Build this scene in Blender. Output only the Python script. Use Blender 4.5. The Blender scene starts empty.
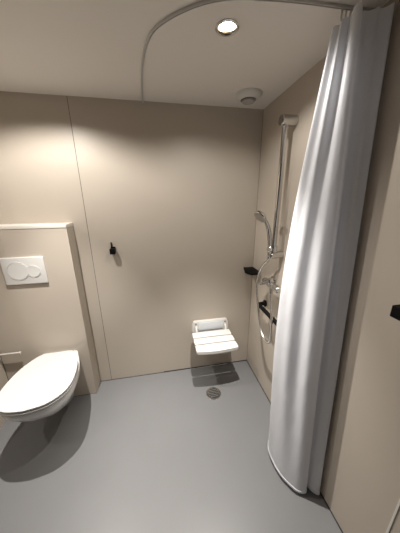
import bpy, bmesh, math, random
from mathutils import Vector, Matrix
PI = math.pi
random.seed(4)
sc = bpy.context.scene
COL = sc.collection
H = 2.1

# ------------------------------------------------------------------ materials
def mat(name, col, rough=.5, metal=0., var=.0, vscale=6., bump=0., bscale=80., coat=0., spec=.5):
    m = bpy.data.materials.new(name); m.use_nodes = True
    nt = m.node_tree; b = nt.nodes['Principled BSDF']
    b.inputs['Roughness'].default_value = rough
    b.inputs['Metallic'].default_value = metal
    b.inputs['Coat Weight'].default_value = coat
    b.inputs['Specular IOR Level'].default_value = spec
    tc = nt.nodes.new('ShaderNodeTexCoord')
    n = nt.nodes.new('ShaderNodeTexNoise'); n.inputs['Scale'].default_value = vscale
    n.inputs['Detail'].default_value = 4
    nt.links.new(tc.outputs['Object'], n.inputs['Vector'])
    r = nt.nodes.new('ShaderNodeMix'); r.data_type = 'RGBA'
    lo = [c * (1 - var) for c in col]; hi = [min(1, c * (1 + var)) for c in col]
    r.inputs[6].default_value = (*lo, 1); r.inputs[7].default_value = (*hi, 1)
    nt.links.new(n.outputs['Fac'], r.inputs[0])
    nt.links.new(r.outputs[2], b.inputs['Base Color'])
    if bump:
        n2 = nt.nodes.new('ShaderNodeTexNoise'); n2.inputs['Scale'].default_value = bscale
        nt.links.new(tc.outputs['Object'], n2.inputs['Vector'])
        bp = nt.nodes.new('ShaderNodeBump'); bp.inputs['Strength'].default_value = bump
        bp.inputs['Distance'].default_value = .002
        nt.links.new(n2.outputs['Fac'], bp.inputs['Height'])
        nt.links.new(bp.outputs['Normal'], b.inputs['Normal'])
    return m

M = {}
M['wall'] = mat('beige_laminate', (.52, .462, .394), .42, var=.02, vscale=3, bump=.03, bscale=200)
M['ceil'] = mat('ceiling_paint', (.80, .765, .72), .55, var=.01, vscale=3)
M['floor'] = mat('grey_vinyl', (.172, .173, .176), .38, var=.05, vscale=5, bump=.06, bscale=260, spec=.3)
M['seal'] = mat('dark_sealant', (.035, .032, .03), .6, var=.1)
M['joint'] = mat('joint_filler', (.13, .115, .10), .6, var=.1)
M['ledge'] = mat('cream_ledge', (.80, .76, .70), .4, var=.01)
M['ceramic'] = mat('white_ceramic', (.83, .83, .83), .12, var=.01, coat=.4)
M['lid'] = mat('white_duroplast', (.58, .57, .56), .3, var=.005)
M['plastic'] = mat('white_plastic', (.75, .735, .71), .35, var=.01)
M['plate'] = mat('white_flush_plastic', (.68, .67, .655), .3, var=.01)
M['plate_insert'] = mat('cool_white_plastic', (.72, .76, .80), .35, var=.01)
M['screw'] = mat('grey_screw', (.25, .24, .22), .4, metal=.6)
M['chrome'] = mat('chrome', (.60, .59, .575), .12, metal=1., var=.01)
M['hose'] = mat('chrome_hose', (.66, .65, .63), .25, metal=1., var=.02)
M['steel'] = mat('brushed_steel', (.55, .54, .53), .3, metal=1., var=.05)
M['black'] = mat('matt_black', (.004, .004, .004), .6, var=.1, spec=.12)
M['dark_fill_cut'] = mat('unseen_wall_dark', (.10, .08, .065), .5, var=.1)  # made-up dark tone for the unseen front wall, cuts ambient fill
M['dark'] = mat('drain_dark', (.02, .02, .02), .6)
M['alu'] = mat('pale_aluminium', (.66, .65, .63), .4, metal=.2, var=.02)
M['valve_grey'] = mat('grey_valve_disc', (.42, .41, .40), .5, var=.02)
M['valve'] = mat('white_valve_ring', (.70, .69, .66), .45, var=.01)
M['strip'] = mat('pale_strip', (.72, .70, .66), .4, var=.02)

def curtain_mat():
    m = bpy.data.materials.new('white_curtain_fabric'); m.use_nodes = True
    nt = m.node_tree; nt.nodes.clear()
    o = nt.nodes.new('ShaderNodeOutputMaterial')
    d = nt.nodes.new('ShaderNodeBsdfDiffuse'); t = nt.nodes.new('ShaderNodeBsdfTranslucent')
    g = nt.nodes.new('ShaderNodeBsdfGlossy'); g.inputs['Roughness'].default_value = .45
    g.inputs['Color'].default_value = (.9, .9, .92, 1)
    tc = nt.nodes.new('ShaderNodeTexCoord')
    n = nt.nodes.new('ShaderNodeTexNoise'); n.inputs['Scale'].default_value = 300
    nt.links.new(tc.outputs['Object'], n.inputs['Vector'])
    mx = nt.nodes.new('ShaderNodeMix'); mx.data_type = 'RGBA'
    mx.inputs[6].default_value = (.90, .92, .97, 1); mx.inputs[7].default_value = (.93, .95, .99, 1)
    nt.links.new(n.outputs['Fac'], mx.inputs[0])
    nt.links.new(mx.outputs[2], d.inputs['Color']); nt.links.new(mx.outputs[2], t.inputs['Color'])
    n2 = nt.nodes.new('ShaderNodeTexNoise'); n2.inputs['Scale'].default_value = 9; n2.inputs['Detail'].default_value = 5
    mp = nt.nodes.new('ShaderNodeMapping'); mp.inputs['Scale'].default_value = (1, 1, .35)
    nt.links.new(tc.outputs['Object'], mp.inputs['Vector']); nt.links.new(mp.outputs['Vector'], n2.inputs['Vector'])
    bp = nt.nodes.new('ShaderNodeBump'); bp.inputs['Strength'].default_value = .35; bp.inputs['Distance'].default_value = .02
    nt.links.new(n2.outputs['Fac'], bp.inputs['Height'])
    for s in (d, t, g): nt.links.new(bp.outputs['Normal'], s.inputs['Normal'])
    a = nt.nodes.new('ShaderNodeMixShader'); a.inputs[0].default_value = .30
    nt.links.new(d.outputs[0], a.inputs[1]); nt.links.new(t.outputs[0], a.inputs[2])
    b = nt.nodes.new('ShaderNodeMixShader'); b.inputs[0].default_value = .05
    nt.links.new(a.outputs[0], b.inputs[1]); nt.links.new(g.outputs[0], b.inputs[2])
    nt.links.new(b.outputs[0], o.inputs['Surface'])
    return m
M['curtain'] = curtain_mat()

def lamp_mat(strength):
    m = bpy.data.materials.new('lamp_glow'); m.use_nodes = True
    b = m.node_tree.nodes['Principled BSDF']
    b.inputs['Base Color'].default_value = (.9, .85, .75, 1)
    b.inputs['Emission Color'].default_value = (1, .80, .52, 1)
    b.inputs['Emission Strength'].default_value = strength
    return m
M['lamp'] = lamp_mat(14.)

# ------------------------------------------------------------------ helpers
def add_box(bm, lo, hi, bev=0., seg=2):
    r = bmesh.ops.create_cube(bm, size=1.)
    vs = r['verts']
    for v in vs:
        v.co = Vector([lo[i] + (v.co[i] + .5) * (hi[i] - lo[i]) for i in range(3)])
    if bev:
        es = list({e for v in vs for e in v.link_edges})
        bmesh.ops.bevel(bm, geom=es, offset=bev, segments=seg, affect='EDGES', profile=.6)

def frame_from(d):
    d = d.normalized()
    a = Vector((0, 0, 1)) if abs(d.z) < .9 else Vector((1, 0, 0))
    u = d.cross(a).normalized(); return u, d.cross(u).normalized()

def add_tube(bm, pts, rad, n=16, caps=True):
    pts = [Vector(p) for p in pts]
    if not isinstance(rad, (list, tuple)): rad = [rad] * len(pts)
    rings = []; u = None
    for i, p in enumerate(pts):
        d = (pts[min(i + 1, len(pts) - 1)] - pts[max(i - 1, 0)])
        d.normalize()
        if u is None: u, w = frame_from(d)
        else:
            u = (u - d * u.dot(d)).normalized(); w = d.cross(u).normalized()
        rings.append([bm.verts.new(p + rad[i] * (math.cos(2 * PI * k / n) * u + math.sin(2 * PI * k / n) * w)) for k in range(n)])
    for a, b in zip(rings, rings[1:]):
        for k in range(n): bm.faces.new((a[k], a[(k + 1) % n], b[(k + 1) % n], b[k]))
    if caps:
        bm.faces.new(rings[0][::-1]); bm.faces.new(rings[-1])

def spline(cp, n=8):
    cp = [Vector(p) for p in cp]; out = []
    for i in range(len(cp) - 1):
        p0 = cp[max(i - 1, 0)]; p1 = cp[i]; p2 = cp[i + 1]; p3 = cp[min(i + 2, len(cp) - 1)]
        for k in range(n):
            t = k / n
            out.append(.5 * ((2 * p1) + (p2 - p0) * t + (2 * p0 - 5 * p1 + 4 * p2 - p3) * t * t + (3 * p1 - p0 - 3 * p2 + p3) * t ** 3))
    out.append(cp[-1]); return out

def add_lathe(bm, prof, origin=(0, 0, 0), axis=(0, 0, 1), n=32):
    """prof: list of (radius, height along axis)"""
    o = Vector(origin); d = Vector(axis).normalized(); u, w = frame_from(d)
    rings = []
    for r, h in prof:
        if r < 1e-6: rings.append([bm.verts.new(o + d * h)])
        else: rings.append([bm.verts.new(o + d * h + r * (math.cos(2 * PI * k / n) * u + math.sin(2 * PI * k / n) * w)) for k in range(n)])
    for a, b in zip(rings, rings[1:]):
        for k in range(n):
            va = a[k % len(a)], a[(k + 1) % len(a)]; vb = b[k % len(b)], b[(k + 1) % len(b)]
            f = []
            for v in (va[0], va[1], vb[1], vb[0]):
                if v not in f: f.append(v)
            if len(f) > 2: bm.faces.new(f)

def add_prism(bm, outline, z0, z1, bev=0., seg=3):
    """outline: list of (x,y) counter-clockwise; extruded from z0 to z1"""
    a = [bm.verts.new((x, y, z0)) for x, y in outline]; b = [bm.verts.new((x, y, z1)) for x, y in outline]
    n = len(a); bot = bm.faces.new(a[::-1]); top = bm.faces.new(b)
    for k in range(n): bm.faces.new((a[k], a[(k + 1) % n], b[(k + 1) % n], b[k]))
    if bev:
        es = list(top.edges) + list(bot.edges)
        bmesh.ops.bevel(bm, geom=es, offset=bev, segments=seg, affect='EDGES', profile=.6)

def obj(name, bm, m, parent=None, smooth=True, loc=None):
    bmesh.ops.recalc_face_normals(bm, faces=bm.faces[:])
    me = bpy.data.meshes.new(name); bm.to_mesh(me); bm.free()
    me.materials.append(m)
    o = bpy.data.objects.new(name, me); COL.objects.link(o)
    if smooth:
        for p in me.polygons: p.use_smooth = True
        try: me.set_sharp_from_angle(angle=math.radians(38))
        except Exception: pass
    if parent is not None: o.parent = parent
    if loc is not None: o.location = loc
    return o

def thing(name, label, cat, loc=(0, 0, 0), group=None):
    o = bpy.data.objects.new(name, None); o.empty_display_size = .05
    COL.objects.link(o); o.location = loc
    o['label'] = label; o['category'] = cat
    if group: o['group'] = group
    return o

def struct(name, bm, m, smooth=False):
    o = obj(name, bm, m, None, smooth); o['kind'] = 'structure'; return o

def B(): return bmesh.new()
def box(lo, hi, bev=0., seg=2):
    bm = B(); add_box(bm, lo, hi, bev, seg); return bm

# ------------------------------------------------------------------ room shell
XL, XFAR, YB = -1.925, -2.75, -2.6
struct('floor', box((XFAR, YB, -.1), (.1, .1, 0)), M['floor'])
# ceiling, with round cut-outs left for the downlights
LIGHTS = [(-.473, -.672), (-1.366, -.492), (-2.03, -1.15)]
def ceiling_mesh():
    bm = B()
    R = .034; n = 32
    # tiles: one square cell with a circular hole around every lamp, plain strips elsewhere
    xs = sorted({XFAR, .1} | {c[0] + s for c in LIGHTS for s in (-.06, .06)})
    ys = sorted({YB, .1} | {c[1] + s for c in LIGHTS for s in (-.06, .06)})
    for i in range(len(xs) - 1):
        for j in range(len(ys) - 1):
            x0, x1, y0, y1 = xs[i], xs[i + 1], ys[j], ys[j + 1]
            hole = None
            for c in LIGHTS:
                if abs((x0 + x1) / 2 - c[0]) < 1e-4 and abs((y0 + y1) / 2 - c[1]) < 1e-4: hole = c
            if hole is None:
                bm.faces.new([bm.verts.new(p) for p in ((x0, y0, H), (x0, y1, H), (x1, y1, H), (x1, y0, H))])
            else:
                ring = []; sq = []; up = []
                for k in range(n):
                    a = 2 * PI * k / n; c, s = math.cos(a), math.sin(a); m = max(abs(c), abs(s))
                    ring.append(bm.verts.new((hole[0] + R * c, hole[1] + R * s, H)))
                    up.append(bm.verts.new((hole[0] + R * c, hole[1] + R * s, H + .08)))
                    sq.append(bm.verts.new((hole[0] + .06 * c / m, hole[1] + .06 * s / m, H)))
                for k in range(n):
                    q = (k + 1) % n
                    bm.faces.new((sq[k], ring[k], ring[q], sq[q]))
                    bm.faces.new((ring[k], up[k], up[q], ring[q]))
    # lid above
    bm.faces.new([bm.verts.new(p) for p in ((XFAR, YB, H + .1), (.1, YB, H + .1), (.1, .1, H + .1), (XFAR, .1, H + .1))])
    return bm
struct('ceiling', ceiling_mesh(), M['ceil'])
SEAM = -1.253
bm = B()
add_box(bm, (XL - .1, 0, 0), (SEAM - .0018, .1, H)); add_box(bm, (SEAM + .0018, 0, 0), (.1, .1, H))
add_box(bm, (SEAM - .02, .006, 0), (SEAM + .02, .09, H))
struct('wall_back', bm, M['wall'])
struct('wall_right', box((0, YB, 0), (.1, 0, H)), M['wall'])
struct('wall_left', box((XL - .1, -.80, 0), (XL, 0, H)), M['wall'])
struct('wall_far_left', box((XFAR - .1, YB, 0), (XFAR, -.7, H)), M['wall'])
struct('wall_recess', box((XFAR, -.80, 0), (XL - .1, -.7, H)), M['wall'])
struct('wall_front', box((XFAR, YB - .1, 0), (.1, YB, H)), M['dark_fill_cut'])  # out of view behind the camera, darkened to bounce less light
# joints
struct('trim_1', box((SEAM - .0018, .001, 0), (SEAM + .0018, .006, H)), M['joint'])
struct('baseboard_back', box((-.80, -.003, 0), (0, 0, .009)), M['seal'])
struct('baseboard_back_left', box((-1.344, -.0025, 0), (-.80, 0, .004)), M['seal'])
struct('baseboard_right', box((-.003, -1.6, 0), (0, 0, .008)), M['seal'])
struct('trim_2', box((-.004, -1.304, 0), (0, -1.297, H), .001), M['strip'])
struct('trim_3', box((-.0015, -.0015, .009), (0, 0, H)), M['joint'])
struct('trim_4', box((XL, -.1235, .004), (XL + .0025, -.121, 1.34)), M['joint'])

# ------------------------------------------------------------------ cistern housing
t = thing('cistern_housing', 'beige boxed-in toilet cistern with a cream ledge on top, against the back wall', 'cistern housing', (-1.634, -.06, 0))
def loc(o, root):  # keep world geometry under a moved root
    o.matrix_parent_inverse = Matrix.Translation(-Vector(root.location)); return o
bm = B(); add_box(bm, (XL, -.121, 0), (-1.344, -.0005, 1.340), .0015, 1)
loc(obj('casing', bm, M['wall'], t), t)
bm = B(); add_box(bm, (XL, -.1235, 1.340), (-1.342, -.0005, 1.362), .002, 2)
loc(obj('ledge', bm, M['ledge'], t), t)
bm = B(); add_box(bm, (XL, -.1225, 0), (-1.3435, -.121, .004))
loc(obj('floor_joint', bm, M['joint'], t), t)

# ------------------------------------------------------------------ flush plate
t = thing('flush_plate', 'white dual flush plate with two round buttons on the cistern housing', 'flush plate', (-1.632, -.121, 1.072))
PX0, PX1, PZ0, PZ1 = -1.755, -1.511, .983, 1.163
bm = B(); add_box(bm, (PX0, -.133, PZ0), (PX1, -.121, PZ1), .0035, 3)
plate = loc(obj('plate', bm, M['plate'], t), t)
def button(cx, cz, r):
    bm = B()
    add_lathe(bm, [(r + .0035, 0), (r + .0035, .0022), (r + .0020, .0026), (r + .0012, .0004), (r - .0012, .0004), (r - .0022, .0024), (r * .6, .0018), (0, .0016)], (cx, -.1328, cz), (0, -1, 0), 48)
    obj('flush_button', bm, M['plate'], plate)
button(-1.667, 1.074, .058); button(-1.580, 1.068, .038)

# ------------------------------------------------------------------ toilet
TX = -1.543
HW = [(-.121, .066), (-.129, .092), (-.156, .124), (-.206, .152), (-.256, .173), (-.326, .189), (-.396, .196), (-.466, .194), (-.526, .177), (-.576, .136), (-.606, .085), (-.620, .0)]
HWB = [(-.121, .124), (-.16, .140), (-.20, .156), (-.25, .173), (-.32, .189), (-.39, .196), (-.465, .194), (-.526, .177), (-.576, .136), (-.606, .085), (-.620, .0)]
def d_outline(rear, front, hw, tab):
    """closed D-shaped outline, counter-clockwise from above; half widths from the table"""
    prof = spline([Vector((w, y, 0)) for y, w in tab], 5)
    f0, f1 = -.121, -.620
    right = [(max(0, p.x) / .196 * hw, rear + (p.y - f0) / (f1 - f0) * (front - rear)) for p in prof]
    left = [(-x, y) for x, y in right[:-1]]
    return left + right[::-1]
tl = thing('wall_hung_toilet', 'white wall-hung toilet with closed lid below the flush plate', 'toilet', (TX, -.121, 0))
bm = B()
secs = [(.424, -.616, .182), (.418, -.623, .188), (.395, -.623, .188), (.372, -.615, .183), (.33, -.585, .165), (.28, -.538, .138), (.23, -.485, .112), (.18, -.418, .090), (.14, -.360, .078), (.115, -.315, .070), (.105, -.270, .05)]
rings = []
for z, yf, hw in secs:
    rings.append([bm.verts.new((TX + x, y, z)) for x, y in d_outline(-.1215, yf, hw, HWB)])
n = len(rings[0])
for a, b in zip(rings, rings[1:]):
    for k in range(n): bm.faces.new((a[k], a[(k + 1) % n], b[(k + 1) % n], b[k]))
bm.faces.new(rings[0]); bm.faces.new(rings[-1][::-1])
bowl = loc(obj('bowl', bm, M['ceramic'], tl), tl)
def slab(name, z0, z1, rear, front, hw, bev, m, parent=None):
    bm = B(); add_prism(bm, [(TX + x, y) for x, y in d_outline(rear, front, hw, HW)], z0, z1, bev, 3)
    return loc(obj(name, bm, m, parent), tl)
slab('seat', .4300, .4400, -.160, -.632, .1915, .0032, M['lid'], parent=tl)
slab('lid', .4470, .4570, -.155, -.630, .1905, .004, M['lid'], parent=tl)
for sx in (-.075, .075):
    bm = B(); add_tube(bm, [(TX + sx - .02, -.152, .4425), (TX + sx + .02, -.152, .4425)], .008, 16)
    add_lathe(bm, [(.011, .423), (.011, .430), (.008, .431), (.008, .439), (0, .439)], (TX + sx, -.150, 0), (0, 0, 1), 16)
    loc(obj('hinge', bm, M['lid'], tl), tl)

tl.rotation_euler = (0, 0, math.radians(2.5))
# ------------------------------------------------------------------ toilet roll holder (arm on the left wall)
M['holder'] = mat('pale_metal', (.55, .52, .48), .4, metal=.2)
t = thing('toilet_roll_holder', 'pale toilet roll arm without a roll, beside the toilet at the left edge', 'toilet roll holder', (XL, -.15, .482))
yy = -.150
bm = B(); add_lathe(bm, [(0, 0), (.022, 0), (.022, .006), (.019, .008), (0, .008)], (XL, yy, .482), (1, 0, 0), 24)
loc(obj('wall_plate', bm, M['holder'], t), t)
bm = B(); add_box(bm, (XL + .006, yy - .007, .477), (-1.778, yy + .007, .488), .004, 3)
loc(obj('arm', bm, M['holder'], t), t)
bm = B(); add_box(bm, (-1.790, yy - .008, .466), (-1.774, yy + .008, .4885), .0045, 3)
loc(obj('end_stop', bm, M['holder'], t), t)

# ------------------------------------------------------------------ robe hooks
def hook(root):
    """geometry around the origin: wall plane is y=0, projecting to -y"""
    bm = B(); add_box(bm, (-.016, -.012, -.020), (.016, 0, .022), .003, 3); obj('base', bm, M['black'], root)
    bm = B(); add_box(bm, (-.0175, -.050, -.026), (.0175, -.010, .014), .004, 3); obj('peg', bm, M['black'], root)
    bm = B(); add_box(bm, (-.013, -.012, .016), (-.004, -.004, .056), .003, 2); obj('prong', bm, M['black'], root)
h = thing('wall_hook', 'small black hook on the back wall right of the panel seam', 'hook', (-1.101, 0, 1.160), 'black wall hooks')
hook(h)
h2 = h.copy(); COL.objects.link(h2)
h2['label'] = 'black hook on the right wall near the curtain, cut by the right edge'
for ch in list(h.children):
    c = ch.copy(); COL.objects.link(c); c.parent = h2
h2.location = (0, -1.162, 1.165); h2.rotation_euler = (0, 0, -PI / 2)

# ------------------------------------------------------------------ folding shower seat
t = thing('folding_shower_seat', 'white slatted folding shower seat hinged low on the back wall', 'shower seat', (-.37, 0, .40))
bm = B()
ol = [(-.528, .392), (-.215, .392), (-.206, .402), (-.212, .470), (-.222, .494), (-.236, .500), (-.508, .500), (-.522, .494), (-.531, .470), (-.535, .402)]
va = [bm.verts.new((x, 0, z)) for x, z in ol]; vb = [bm.verts.new((x, -.022, z)) for x, z in ol]
bm.faces.new(va); f2 = bm.faces.new(vb[::-1])
for k in range(len(ol)): bm.faces.new((va[k], vb[k], vb[(k + 1) % len(ol)], va[(k + 1) % len(ol)]))
bmesh.ops.bevel(bm, geom=list(f2.edges), offset=.005, segments=3, affect='EDGES')
wp = loc(obj('wall_plate', bm, M['plastic'], t), t)
bm = B(); add_box(bm, (-.478, -.0265, .410), (-.262, -.020, .487), .004, 3)
obj('cover_insert', bm, M['plate_insert'], wp)['label'] = 'bluish white cover panel'
for x in (-.500, -.240):
    bm = B(); add_lathe(bm, [(.0075, 0), (.0075, .003), (.005, .0045), (0, .0045)], (x, -.0215, .475), (0, -1, 0), 16)
    obj('screw', bm, M['screw'], wp)['label'] = 'grey screw head'
    bm = B()
    pts = spline([(x, -.024, .449), (x, -.034, .446), (x, -.045, .432), (x, -.060, .402), (x, -.090, .385), (x, -.27, .383)], 6)
    for dz in (0,):
        add_tube(bm, pts, .0095, 12)
    loc(obj('hinge_arm', bm, M['plastic'], t), t)
ys = [(-.050, -.127), (-.137, -.212), (-.222, -.302)]
for i, (y0, y1) in enumerate(ys):
    bm = B()
    x0, x1 = -.541, -.211
    out = []
    nseg = 16
    cur = .014 if i == 2 else 0.
    r = .012
    for k in range(nseg + 1):  # front edge, left to right
        x = x0 + r + (x1 - x0 - 2 * r) * k / nseg
        u = (k / nseg - .5) * 2
        out.append((x, y1 - cur * (1 - u * u)))
    for a in (1, 2): out.append((x1 - r + r * math.sin(a * PI / 6), y1 + r - r * math.cos(a * PI / 6)))
    out.append((x1, y1 + r)); out.append((x1, y0 - r))
    for a in (1, 2): out.append((x1 - r + r * math.cos(a * PI / 6), y0 - r + r * math.sin(a * PI / 6)))
    out.append((x1 - r, y0)); out.append((x0 + r, y0))
    for a in (1, 2): out.append((x0 + r - r * math.sin(a * PI / 6), y0 - r + r * math.cos(a * PI / 6)))
    out.append((x0, y0 - r)); out.append((x0, y1 + r))
    for a in (1, 2): out.append((x0 + r - r * math.cos(a * PI / 6), y1 + r - r * math.sin(a * PI / 6)))
    add_prism(bm, out, .390, .414, .004, 2)
    loc(obj('slat', bm, M['plastic'], t), t)

# ------------------------------------------------------------------ floor drain
t = thing('floor_drain', 'round chrome floor drain in the grey floor in front of the shower seat', 'drain', (-.409, -.305, 0))
bm = B(); add_lathe(bm, [(.060, 0), (.060, .0025), (.057, .005), (.047, .005), (.044, .002), (.044, 0)], n=40)
obj('rim', bm, M['chrome'], t)
bm = B(); add_lathe(bm, [(.044, .0008), (0, .0008)], n=40); obj('well', bm, M['dark'], t)
bm = B()
for k in range(5):
    y = -.030 + .015 * k; w = math.sqrt(.043 ** 2 - y * y)
    add_box(bm, (-w, y - .0035, .001), (w, y + .0035, .0032), .0008, 1)
obj('grate', bm, M['steel'], t)

# ------------------------------------------------------------------ corner shelf
t = thing('corner_shelf', 'small black corner shelf in the shower corner above the handrail', 'shelf', (0, 0, .944))
ol = [(0, 0), (-.083, 0), (-.112, -.105), (-.102, -.148), (-.088, -.168), (-.030, -.176), (-.012, -.165), (0, -.135)]
bm = B(); add_prism(bm, ol, 0.0, .014, .002, 2); obj('tray', bm, M['black'], t)
bm = B()
rim = [(-.081, -.005, .014), (-.107, -.105, .014), (-.098, -.145, .014), (-.085, -.163, .014), (-.031, -.171, .014), (-.015, -.161, .014), (-.005, -.135, .014)]
add_tube(bm, rim, .0045, 10); obj('rim', bm, M['black'], t)

# ------------------------------------------------------------------ handrail
t = thing('handrail', 'black horizontal handrail on the right wall, behind the shower hose', 'handrail', (0, -.27, .745))
bm = B()
pts = [(-.002, -.262, .745), (-.030, -.262, .745), (-.045, -.264, .745), (-.055, -.270, .745), (-.060, -.282, .745), (-.060, -.30, .745), (-.060, -.50, .745), (-.060, -.68, .745), (-.060, -.70, .745), (-.055, -.712, .745), (-.045, -.718, .745), (-.030, -.72, .745), (-.002, -.72, .745)]
add_tube(bm, pts, .0145, 16); loc(obj('bar', bm, M['black'], t), t)
for y in (-.262, -.72):
    bm = B(); add_lathe(bm, [(0, 0), (.026, 0), (.026, .006), (.022, .009), (0, .009)], (0, y, .745), (-1, 0, 0), 24)
    loc(obj('flange', bm, M['black'], t), t)

# ------------------------------------------------------------------ shower rail
RY = -.418
t = thing('shower_rail', 'tall vertical chrome shower rail on the right wall left of the curtain', 'shower rail', (0, RY, 1.17))
bm = B(); add_tube(bm, [(-.062, RY, 1.160), (-.062, RY, 1.905)], .0150, 20); loc(obj('bar', bm, M['chrome'], t), t)
bm = B(); add_lathe(bm, [(0, 0), (.025, 0), (.0265, .004), (.0265, .076), (.0275, .078), (.0275, .086), (.024, .091), (0, .092)], (0, RY, 1.905), (-1, 0, 0), 28)
loc(obj('wall_bracket', bm, M['chrome'], t), t)
bm = B(); add_lathe(bm, [(0, 0), (.022, 0), (.022, .060), (.023, .062), (.023, .080), (.019, .084), (0, .084)], (0, RY, 1.165), (-1, 0, 0), 28)
loc(obj('wall_bracket', bm, M['chrome'], t), t)
bm = B()
add_lathe(bm, [(.0155, -.02), (.021, -.02), (.022, -.012), (.022, .012), (.021, .02), (.0155, .02)], (-.062, RY, 1.205), (0, 0, 1), 24)
add_lathe(bm, [(0, 0), (.012, 0), (.012, .02), (.016, .022), (.017, .034), (.012, .038), (0, .038)], (-.074, RY, 1.205), (-.9, -.6, .1), 20)
loc(obj('slider', bm, M['chrome'], t), t)

# ------------------------------------------------------------------ hand shower (held in the slider)
t = thing('hand_shower', 'chrome hand shower with curved handle in the holder of the vertical rail', 'hand shower', (-.105, RY, 1.16))
HY = RY - .002
bm = B()
hp = spline([(-.090, HY, 1.165), (-.092, HY, 1.215), (-.096, HY, 1.265), (-.106, HY, 1.320), (-.124, HY, 1.365), (-.146, HY + .002, 1.394)], 6)
rad = [.0105 + .0025 * math.sin(PI * min(1, i / (len(hp) - 1) * 1.1)) for i in range(len(hp))]
add_tube(bm, hp, rad, 16); loc(obj('handle', bm, M['chrome'], t), t)
hd = Vector((-.74, -.18, -.65)).normalized()
hc = Vector((-.164, HY + .004, 1.408))
bm = B(); add_lathe(bm, [(0, -.020), (.016, -.019), (.032, -.011), (.041, .0), (.042, .008), (.039, .012)], hc, hd, 32)
sh = loc(obj('spray_head', bm, M['chrome'], t), t)
bm = B(); add_lathe(bm, [(.039, .0118), (.036, .0125), (0, .0135)], hc, hd, 32)
obj('spray_face', bm, M['steel'], sh)['label'] = 'grey nozzle face'

# ------------------------------------------------------------------ hose
hs = [(-.090, HY, 1.166), (-.092, HY + .006, 1.13), (-.097, -.370, 1.09), (-.095, -.318, 1.02), (-.095, -.292, .94), (-.095, -.298, .87), (-.095, -.335, .76), (-.095, -.385, .645), (-.095, -.440, .592), (-.092, -.500, .582), (-.088, -.530, .620), (-.082, -.515, .74), (-.070, -.455, .87), (-.062, -.437, .935)]
pts = spline(hs, 14)
bm = B(); rr = [.0075 + (.0009 if i % 2 else 0) for i in range(len(pts))]
add_tube(bm, pts, rr, 12)
t = thing('shower_hose', 'thin chrome shower hose looping down in front of the black handrail', 'hose', (-.09, -.40, .58))
loc(obj('hose', bm, M['hose'], t), t)
d0 = (pts[3] - pts[0]).normalized()
bm = B(); add_tube(bm, [pts[0] - d0 * .001, pts[0] + d0 * .004, pts[0] + d0 * .022, pts[0] + d0 * .028], [.009, .0125, .011, .008], 16)
loc(obj('nut', bm, M['chrome'], t), t)
d1 = (pts[-4] - pts[-1]).normalized()
bm = B(); add_tube(bm, [pts[-1], pts[-1] + d1 * .004, pts[-1] + d1 * .022, pts[-1] + d1 * .028], [.009, .0125, .011, .008], 16)
loc(obj('nut', bm, M['chrome'], t), t)

# ------------------------------------------------------------------ mixer tap
t = thing('shower_mixer', 'chrome shower mixer tap with lever on the right wall below the rail', 'mixer tap', (0, -.43, .97))
mz = .968
bm = B(); add_tube(bm, [(-.062, -.330, mz), (-.062, -.338, mz), (-.062, -.345, mz), (-.062, -.515, mz), (-.062, -.522, mz), (-.062, -.530, mz)], [.014, .020, .022, .022, .020, .014], 24)
add_lathe(bm, [(.013, 0), (.013, .04), (0, .04)], (-.062, -.437, mz - .05), (0, 0, 1), 16)
loc(obj('body', bm, M['chrome'], t), t)
for y in (-.352, -.508):
    bm = B(); add_lathe(bm, [(0, 0), (.031, 0), (.031, .004), (.026, .012), (.014, .016), (.0125, .03), (.0125, .052), (0, .052)], (0, y, mz), (-1, 0, 0), 28)
    loc(obj('wall_flange', bm, M['chrome'], t), t)
bm = B(); add_lathe(bm, [(0, 0), (.021, 0), (.023, .006), (.023, .022), (.018, .030), (0, .032)], (-.066, -.425, mz + .012), (-.35, 0, 1), 24)
cap = loc(obj('cartridge_cap', bm, M['chrome'], t), t)
bm = B(); add_tube(bm, spline([(-.072, -.428, mz + .020), (-.095, -.426, mz + .016), (-.118, -.424, mz + .012), (-.138, -.422, mz + .010)], 4), [.0105] * 4 + [.0095] * 4 + [.009] * 4 + [.007], 14)
obj('lever', bm, M['chrome'], cap)

# ------------------------------------------------------------------ curtain rail on the ceiling
t = thing('curtain_rail', 'thin grey curved curtain rail fixed under the ceiling around the shower', 'curtain rail', (-.8, 0, 2.08))
RP = [(-.813, -.004), (-.809, -.121), (-.800, -.295), (-.789, -.407), (-.768, -.529), (-.738, -.616), (-.694, -.674), (-.643, -.721), (-.587, -.760), (-.526, -.788), (-.464, -.804), (-.378, -.814), (-.279, -.822), (-.189, -.825), (-.087, -.828), (-.004, -.831)]
path = spline([(x, y, 0) for x, y in RP], 5)
def sweep_profile(bm, path, prof):
    rings = []
    for i, p in enumerate(path):
        d = (path[min(i + 1, len(path) - 1)] - path[max(i - 1, 0)]); d.z = 0; d.normalize()
        nrm = Vector((-d.y, d.x, 0))
        rings.append([bm.verts.new(p + nrm * a + Vector((0, 0, z))) for a, z in prof])
    k = len(prof)
    for a, b in zip(rings, rings[1:]):
        for j in range(k): bm.faces.new((a[j], a[(j + 1) % k], b[(j + 1) % k], b[j]))
    bm.faces.new(rings[0][::-1]); bm.faces.new(rings[-1])
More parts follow.
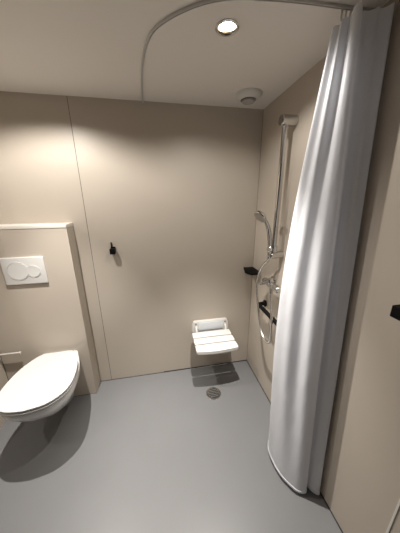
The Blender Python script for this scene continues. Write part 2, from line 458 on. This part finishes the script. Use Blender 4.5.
# C-shaped track, open downwards
w, zb, zt = .0042, 2.0915, H
prof = [(-w, zb), (-w, zt), (w, zt), (w, zb), (.0025, zb), (.0025, zb + .002), (w - .0015, zb + .002), (w - .0015, zt - .003), (-w + .0015, zt - .003), (-w + .0015, zb + .002), (-.0025, zb + .002), (-.0025, zb)]
bm = B(); sweep_profile(bm, path, prof); loc(obj('track', bm, M['alu'], t, smooth=False), t)
bm = B(); add_box(bm, (-.820, -.006, zb - .002), (-.806, -.0005, zt), .001, 1); loc(obj('end_cap', bm, M['alu'], t), t)
bm = B(); add_box(bm, (-.006, -.838, zb - .002), (-.0005, -.824, zt), .001, 1); loc(obj('end_cap', bm, M['alu'], t), t)

# ------------------------------------------------------------------ curtain
t = thing('shower_curtain', 'long white shower curtain drawn together against the right wall', 'shower curtain', (-.1, -.88, 0))
CH = [  # outline near the floor (x,y), a third of the way up, and at the rail
    ((-.100, -.720), (-.100, -.747), (-.100, -.800)), ((-.150, -.735), (-.148, -.761), (-.146, -.812)), ((-.183, -.790), (-.177, -.804), (-.159, -.831)),
    ((-.188, -.862), (-.170, -.856), (-.144, -.841)), ((-.178, -.922), (-.172, -.896), (-.150, -.858)), ((-.156, -.968), (-.142, -.918), (-.124, -.857)),
    ((-.131, -1.002), (-.139, -.957), (-.136, -.885)), ((-.104, -1.014), (-.109, -.975), (-.118, -.896)), ((-.082, -1.012), (-.085, -.961), (-.094, -.864)),
    ((-.068, -.978), (-.070, -.939), (-.076, -.868)), ((-.056, -1.008), (-.057, -.968), (-.058, -.888)), ((-.038, -1.030), (-.039, -.981), (-.042, -.884)),
    ((-.020, -1.032), (-.022, -.991), (-.025, -.910)), ((-.012, -1.000), (-.013, -.965), (-.014, -.895)), ((-.016, -.900), (-.015, -.878), (-.013, -.835)),
    ((-.050, -.945), (-.047, -.914), (-.040, -.852)), ((-.045, -.800), (-.042, -.800), (-.036, -.800)), ((-.088, -.930), (-.082, -.902), (-.070, -.846)),
    ((-.085, -.780), (-.081, -.787), (-.072, -.800)), ((-.128, -.890), (-.119, -.874), (-.100, -.842)), ((-.120, -.770), (-.119, -.782), (-.116, -.806))]
ZB, ZT = .022, 2.066
pb, pm, pt = (spline([(*c[q], 0) for c in CH], 8) for q in range(3))
WT = [p.x for p in spline([(w_, 0, 0) for w_ in [1, 1, 1, .95, .75, .45, .2, .08] + [0] * 10 + [.2, .4, .8]], 8)]   # the free edge billows out a little
def cloth_rows(z0, z1, rows):
    bm = B(); R = []
    for j in range(rows + 1):
        z = z0 + (z1 - z0) * j / rows; u = (z - ZB) / (ZT - ZB)
        row = []
        for i, (a, m_, b) in enumerate(zip(pb, pm, pt)):
            v = min(1, u / .33); v = v * v * (3 - 2 * v)
            q = a.lerp(b, u).lerp(m_.lerp(b, (u - .33) / .67), v)
            out = .049 * WT[i] * max(0, math.sin(PI * u ** 1.1)) ** 1.2
            q = q + Vector((-.74, .66, 0)) * out
            wv = .0035 * math.sin(i * .31 + z * 3.1) * math.sin(PI * u)
            top = .003 * math.sin(i * .39) * max(0, (u - .985) / .015)
            row.append(bm.verts.new((min(q.x + wv, -.006), q.y + wv * .6, z + (top if u > .985 else 0) - .026 * WT[i] * max(0, u - .8) / .2)))
        R.append(row)
    for a, b in zip(R, R[1:]):
        for k in range(len(a) - 1): bm.faces.new((a[k], a[k + 1], b[k + 1], b[k]))
    return bm
loc(obj('cloth', cloth_rows(ZB + .016, ZT, 60), M['curtain'], t), t)
hem = loc(obj('hem', cloth_rows(ZB, ZB + .016, 2), M['curtain'], t), t)
md = hem.modifiers.new('thick', 'SOLIDIFY'); md.thickness = .003; md.offset = 0
for k in range(8):
    x = -.132 + .016 * k; y = -.8265
    bm = B(); add_box(bm, (x - .003, y - .002, 2.060), (x + .003, y + .002, 2.0925), .001, 1)
    loc(obj('glider', bm, M['plastic'], t), t)

# ------------------------------------------------------------------ ceiling extract valve
t = thing('extract_valve', 'round white extract valve on the ceiling near the shower corner', 'air valve', (-.190, -.195, H))
bm = B(); add_lathe(bm, [(.0, 0), (.080, 0), (.080, -.006), (.074, -.014), (.060, -.024), (.046, -.030), (.043, -.024), (.043, -.004)], n=48); obj('ring', bm, M['valve'], t)
bm = B(); add_lathe(bm, [(0, -.004), (.012, -.004), (.012, -.022), (.035, -.026), (.038, -.034), (.034, -.042), (.0, -.046)], n=40); obj('centre_disc', bm, M['valve_grey'], t)

# ------------------------------------------------------------------ downlights
POW = [(12.5, 180., 156), (32., 138., 152), (9., 20., 150)]
LBL = ['lit recessed ceiling downlight above the shower seat area', 'recessed ceiling downlight above the toilet, just outside the left edge', 'recessed ceiling downlight of the recess, outside the left edge']
for (x, y), pw, lb in zip(LIGHTS, POW, LBL):
    t = thing('ceiling_downlight', lb, 'ceiling light', (x, y, H), 'recessed downlights')
    bm = B(); add_lathe(bm, [(.033, .03), (.033, .0), (.042, -.0005), (.0425, -.003), (.039, -.005), (.034, -.004), (.031, .002), (.0295, .03)], n=40)
    obj('rim', bm, M['chrome'], t)
    bm = B(); add_lathe(bm, [(.032, .012), (.024, .010), (0, .009)], n=32); obj('lamp', bm, M['lamp'], t)
    # the reflector throws a narrow bright beam inside a wide soft one
    for nm, e, size, blend in (('wide_beam', pw[0], pw[2], .45), ('narrow_beam', pw[1], 64, 1.)):
        ld = bpy.data.lights.new(nm, 'SPOT'); ld.energy = e; ld.spot_size = math.radians(size); ld.spot_blend = blend
        ld.shadow_soft_size = .009; ld.color = (1., .95, .885)
        lo = bpy.data.objects.new(nm, ld); COL.objects.link(lo); lo.location = (x, y, H - .008)

# ------------------------------------------------------------------ world, camera, view
w = bpy.data.worlds.new('World'); sc.world = w; w.use_nodes = True
w.node_tree.nodes['Background'].inputs[0].default_value = (.5, .47, .44, 1)
w.node_tree.nodes['Background'].inputs[1].default_value = .02
cd = bpy.data.cameras.new('camera'); co = bpy.data.objects.new('camera', cd); COL.objects.link(co)
cd.sensor_fit = 'HORIZONTAL'; cd.sensor_width = 36; cd.lens = 36 * 216.137 / 400; cd.clip_start = .02
P = (-.7593, -1.6419, 1.5001, 0.182323, 0.297102, -0.0080108)
cy, sy = math.cos(P[3]), math.sin(P[3]); cp, sp = math.cos(P[4]), math.sin(P[4])
fw = Vector((sy * cp, cy * cp, -sp)); rt = Vector((cy, -sy, 0)); up = rt.cross(fw)
cr, sr = math.cos(P[5]), math.sin(P[5])
r2 = cr * rt + sr * up; u2 = -sr * rt + cr * up
mw = Matrix((( r2.x, u2.x, -fw.x, P[0]), (r2.y, u2.y, -fw.y, P[1]), (r2.z, u2.z, -fw.z, P[2]), (0, 0, 0, 1)))
co.matrix_world = mw
sc.camera = co
vs = sc.view_settings
vs.view_transform = 'Standard'; vs.look = 'None'; vs.gamma = 1; vs.exposure = .12; vs.use_curve_mapping = False
